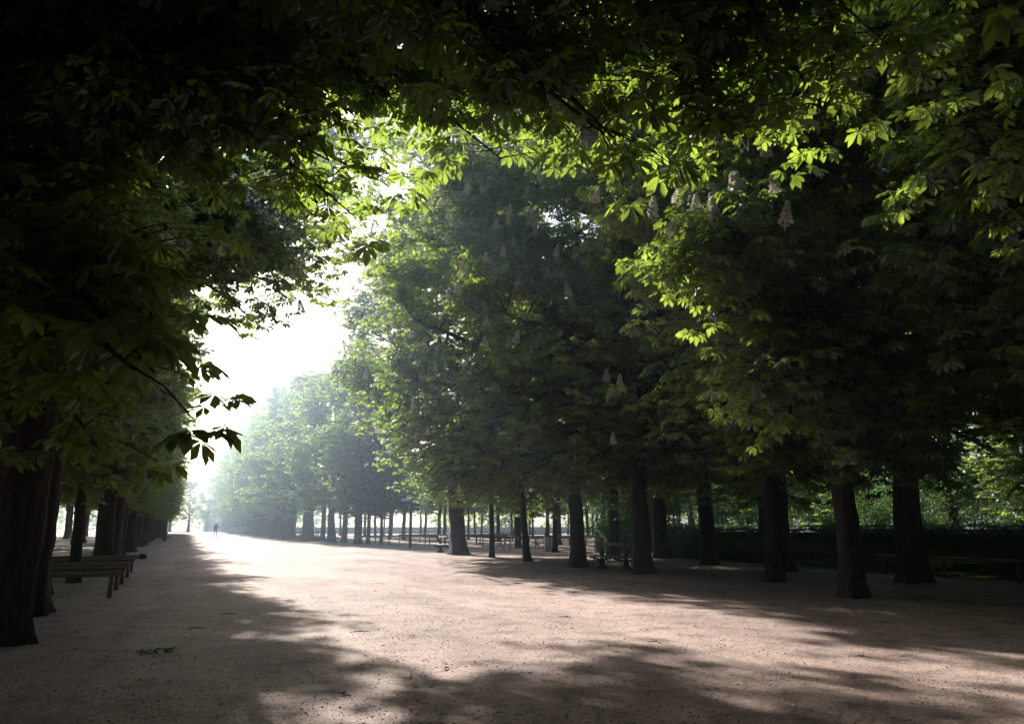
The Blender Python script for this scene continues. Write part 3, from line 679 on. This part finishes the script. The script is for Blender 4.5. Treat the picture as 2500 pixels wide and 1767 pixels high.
p = at(1338, 1346); o = empty('litter_bin', p); tag(o, 'wire litter bin with a pale bag beside the slim straight trunk', 'bin')
rb = MB(); th = np.linspace(0, 2*np.pi, 17)
rb.tube(np.stack([.27*np.cos(th), .27*np.sin(th), np.full(17, .92)], 1), .035, 6, cap=False); rb.build('rim', M['iron'], o)
fb = MB(); fb.tube([(0, 0, 0), (0, 0, .03)], [.25, .25], 14)
for k in range(5): fb.tube([(.26*math.cos(k*1.257), .26*math.sin(k*1.257), 0), (.26*math.cos(k*1.257), .26*math.sin(k*1.257), .9)], .012, 5)
fb.build('frame', M['iron'], o)
bgm = MB(); rg = np.random.default_rng(3); zz = np.linspace(.06, .9, 9); bgm.tube(np.stack([zz*0, zz*0, zz], 1), [.12, .19, .21, .22, .22, .22, .23, .24, .25], 16, noise=.06, rng=rg); bgm.build('bag', M['bag'], o, True)

p = at(1001, 1337); o = empty('signpost', p, .35); tag(o, 'tall dark signpost with finger boards on the open gravel before the grove', 'signpost')
pb = MB(); pb.tube([(0, 0, -.1), (0, 0, 1.8), (0, 0, 3.55)], [.105, .10, .095], 12); pb.tube([(0, 0, 3.55), (0, 0, 3.62), (0, 0, 3.66)], [.12, .10, .01], 12); pb.build('pole', M['post'], o)
for x0, x1, z, hh, mt in [(-.78, -.04, 3.26, .2, 'boardw'), (-.88, -.04, 3.04, .16, 'board'), (.04, .72, 2.92, .17, 'board'), (.04, .66, 2.68, .17, 'board'), (-.8, -.04, 3.45, .09, 'board')]:
    sb = MB(); sb.box(((x0+x1)/2, -.0, z), (abs(x1-x0), .03, hh))
    tipx = x0 if x0 < 0 else x1; sg_ = -1 if x0 < 0 else 1
    sb.add([(tipx, -.015, z-hh/2), (tipx, .015, z-hh/2), (tipx, .015, z+hh/2), (tipx, -.015, z+hh/2), (tipx+sg_*.09, 0, z)], np.array([(0, 3, 4), (1, 0, 4), (2, 1, 4), (3, 2, 4)]))
    sb.build('sign_board', M[mt], o)

log_rail((20.9, 20.3, 0), (20.6, 15.2, 0), .62, (.03, .5, .97), 'long low rail catching the light in the shade at the far right', 'low rails at the right', .05)

# low stone by the left row
st = MB(); st.tube([(0, 0, -.05), (0, 0, .12), (0, 0, .25), (0, 0, .32)], [.33, .34, .27, .08], 12, noise=.06, rng=np.random.default_rng(1), squash=.8)
o = st.build('boulder', M['bark'], smooth=True); o.location = (-1.9, 41.5, 0); o.scale = (.8, .8, .8); tag(o, 'low rounded stone at the foot of a left row trunk', 'boulder')

# ---------------------------------------------------------------- people
def person(x, y, rz, label, coat, trouser, walking=True, pack=True):
    o = empty('person', (x, y, 0), rz); tag(o, label, 'person')
    me = bpy.data.meshes.new('body')
    st = .26 if walking else .05
    J = [((0, 0, .93), .13), ((0, 0, 1.12), .125), ((0, .01, 1.32), .15), ((0, .01, 1.46), .075), ((0, 0, 1.54), .055), ((0, -.01, 1.63), .095), ((0, -.01, 1.71), .07),
         ((-.18, .01, 1.40), .06), ((-.25, .10, 1.15), .046), ((-.22, -.03, .93), .036), ((-.215, -.07, .84), .032),
         ((.18, .01, 1.40), .06), ((.25, -.06, 1.15), .046), ((.22, -.2, .96), .036), ((.21, -.25, .88), .032),
         ((-.10, 0, .86), .095), ((-.10, -st*.6, .49), .062), ((-.10, -st, .09), .045), ((-.10, -st-.15, .035), .035),
         ((.10, 0, .86), .095), ((.10, st*.4, .48), .062), ((.10, st*1.2, .12), .045), ((.10, st*1.2-.13, .04), .035)]
    E_ = [(0, 1), (1, 2), (2, 3), (3, 4), (4, 5), (5, 6), (2, 7), (7, 8), (8, 9), (9, 10), (2, 11), (11, 12), (12, 13), (13, 14), (0, 15), (15, 16), (16, 17), (17, 18), (0, 19), (19, 20), (20, 21), (21, 22)]
    me.from_pydata([j[0] for j in J], E_, [])
    b_ = link('body', me, o); me.materials.append(M[coat]); 
    sk = b_.modifiers.new('skin', 'SKIN'); 
    for i, j in enumerate(J): me.skin_vertices[0].data[i].radius = (j[1], j[1]*.85)
    me.skin_vertices[0].data[0].use_root = True
    b_.modifiers.new('sub', 'SUBSURF').levels = 2; b_.modifiers['sub'].render_levels = 2
    # bake to a real mesh with skin, coat and trousers by height
    dg = bpy.context.evaluated_depsgraph_get(); ev = b_.evaluated_get(dg); nm = bpy.data.meshes.new_from_object(ev); nm.name = 'body'
    b_.modifiers.clear(); b_.data = nm; nm.materials.clear()
    for k in (coat, trouser, 'skin', 'hair'): nm.materials.append(M[k])
    for pl in nm.polygons:
        c_ = pl.center; i = 0
        if c_.z < .84 and abs(c_.x) < .19: i = 1
        if c_.z > 1.5 or (c_.z < .9 and abs(c_.x) > .19): i = 2
        if c_.z < .08: i = 3
        pl.material_index = i; pl.use_smooth = True
    h = MB(); zz = np.linspace(0, 1, 7); h.tube(np.stack([zz*0, np.full(7, .012), 1.63+.135*zz], 1), .108*np.sqrt(1-zz**2.4)+.004, 12); h.build('hair', M['hair'], o, True)
    f = MB(); f.tube([(0, -.10, 1.63), (0, -.125, 1.605), (0, -.10, 1.60)], [.008, .014, .01], 6); f.build('nose', M['skin'], o, True)
    if pack:
        k = MB(); k.box((0, .19, 1.25), (.28, .14, .4), taper=.85); k.build('backpack', M['hair'], o)
    return o
p = at(525, 1311); person(p.x, p.y, 2.9, 'person in a dark coat and maroon trousers walking far down the avenue', 'jacket', 'trouser').scale = (1.14, 1.14, 1.14)
p = at(1366, 1312); person(p.x*1.25, p.y*1.25, .4, 'person in a pale coat standing in the haze beyond the litter bin', 'coat', 'coat', False, False)

# ---------------------------------------------------------------- far wall and pavilion
o = empty('pavilion', (9.5, 252, 0)); tag(o, 'pale low pavilion dissolving in the haze at the end of the avenue', 'building')
wl = MB(); wl.box((0, 0, 2.6), (11, 8, 5.2)); wl.build('wall', M['stone'], o)
rf = MB(); rf.box((0, 0, 5.9), (11.6, 8.6, 1.4), taper=.6); rf.build('roof', M['roof'], o)
for k in range(4):
    wd = MB(); wd.box((-3.9+2.6*k, -4.01, 2.2), (1.1, .06, 2.6)); wd.build('window', M['glass'], o)
o = empty('garden_wall', (62, 160, 0), -.05); tag(o, 'low pale balustrade wall beyond the grove', 'wall')
wl = MB(); wl.box((0, 0, .55), (110, .5, 1.1)); wl.build('wall', M['stone'], o)
cp = MB(); cp.box((0, 0, 1.17), (110.2, .7, .14)); cp.build('coping', M['stone'], o)

# ---------------------------------------------------------------- debris on the gravel
r_ = random.Random(12)
for i, (px, py, lab) in enumerate([(877, 1547, 'dark twig lying left of centre on the sunlit gravel'), (1598, 1571, 'short broken stick on the bright gravel right of centre'), (560, 1500, 'thin stick on the shaded gravel at the left'), (480, 1530, 'crooked twig near the left log rails'),
                                   (1380, 1503, 'two-forked twig in the middle of the bright gravel'), (1090, 1632, 'long twig at the edge of the foreground shadow'), (2100, 1600, 'twig lying in the shade at the lower right'), (1890, 1480, 'small twig between the light streaks at the right'),
                                   (830, 1690, 'twig in the dark foreground left of centre')]):
    p = at(px, py); t = MB(); a = r_.uniform(-1.2, 1.2)
    L = r_.uniform(.09, .16); pts_ = [(-L*math.cos(a), -L*math.sin(a), .012), (0, r_.uniform(-.02, .02), .022), (L*math.cos(a), L*math.sin(a), .014)]
    t.tube(pts_, [.005, .007, .004], 6); t.tube([pts_[1], (L*.4*math.cos(a+.8), L*.4*math.sin(a+.8), .03)], [.007, .004], 5)
    o = t.build('twig', M['twig'], smooth=True); o.location = (p.x, p.y, float(gz(p.x, p.y))); tag(o, lab, 'twig', 'twigs on the gravel')
p = at(385, 1592); rg = np.random.default_rng(9); mb = MB()
for k in range(4):
    mb.add(*leaves(np.array([[.12*k-.2, .03*k, .03]]), np.array([[math.cos(k), math.sin(k), 0.]]), np.array([[.1, -.1, 1.]]), np.array([.14]), rg))
o = mb.build('leaf_sprig', M['freshleaf']); o.location = (p.x, p.y, float(gz(p.x, p.y))+.02); tag(o, 'green leafy sprig fallen on the gravel at the lower left', 'sprig')
n = 2600; rg = np.random.default_rng(21); rr_ = 5+34*rg.random(n)**1.2; aa = YAW+np.radians(rg.uniform(-36, 36, n)); X = rr_*np.sin(aa); Y = rr_*np.cos(aa)
kp = (np.sin(X*1.7+2*np.sin(Y*.6))+np.sin(Y*1.3+X*.5)+rg.normal(0, .7, n)) > .4; X = X[kp]; Y = Y[kp]; n = len(X)
mb = MB(); mb.add(*leaf_cards(np.stack([X, Y, gz(X, Y)+.012], 1), np.tile([0, 0, 2.5], (n, 1)), .03, rg, n))
o = mb.build('leaf_litter', M['dryleaf']); tag(o, 'small brown leaf scraps strewn over the gravel', 'litter', kind='stuff')

# ---------------------------------------------------------------- haze
mb = MB(); mb.box((0, 150, 9.2), (1260, 960, 21.2))
m, n, out = mat('haze air')
vol = node(n, 'ShaderNodeVolumePrincipled'); vol.inputs['Color'].default_value = (.62, .79, 1, 1); vol.inputs['Density'].default_value = .0019
vol.inputs['Anisotropy'].default_value = .9
n.links.new(vol.outputs[0], out.inputs['Volume'])
o = mb.build('haze', m); tag(o, 'morning haze along the avenue', 'haze', kind='stuff')
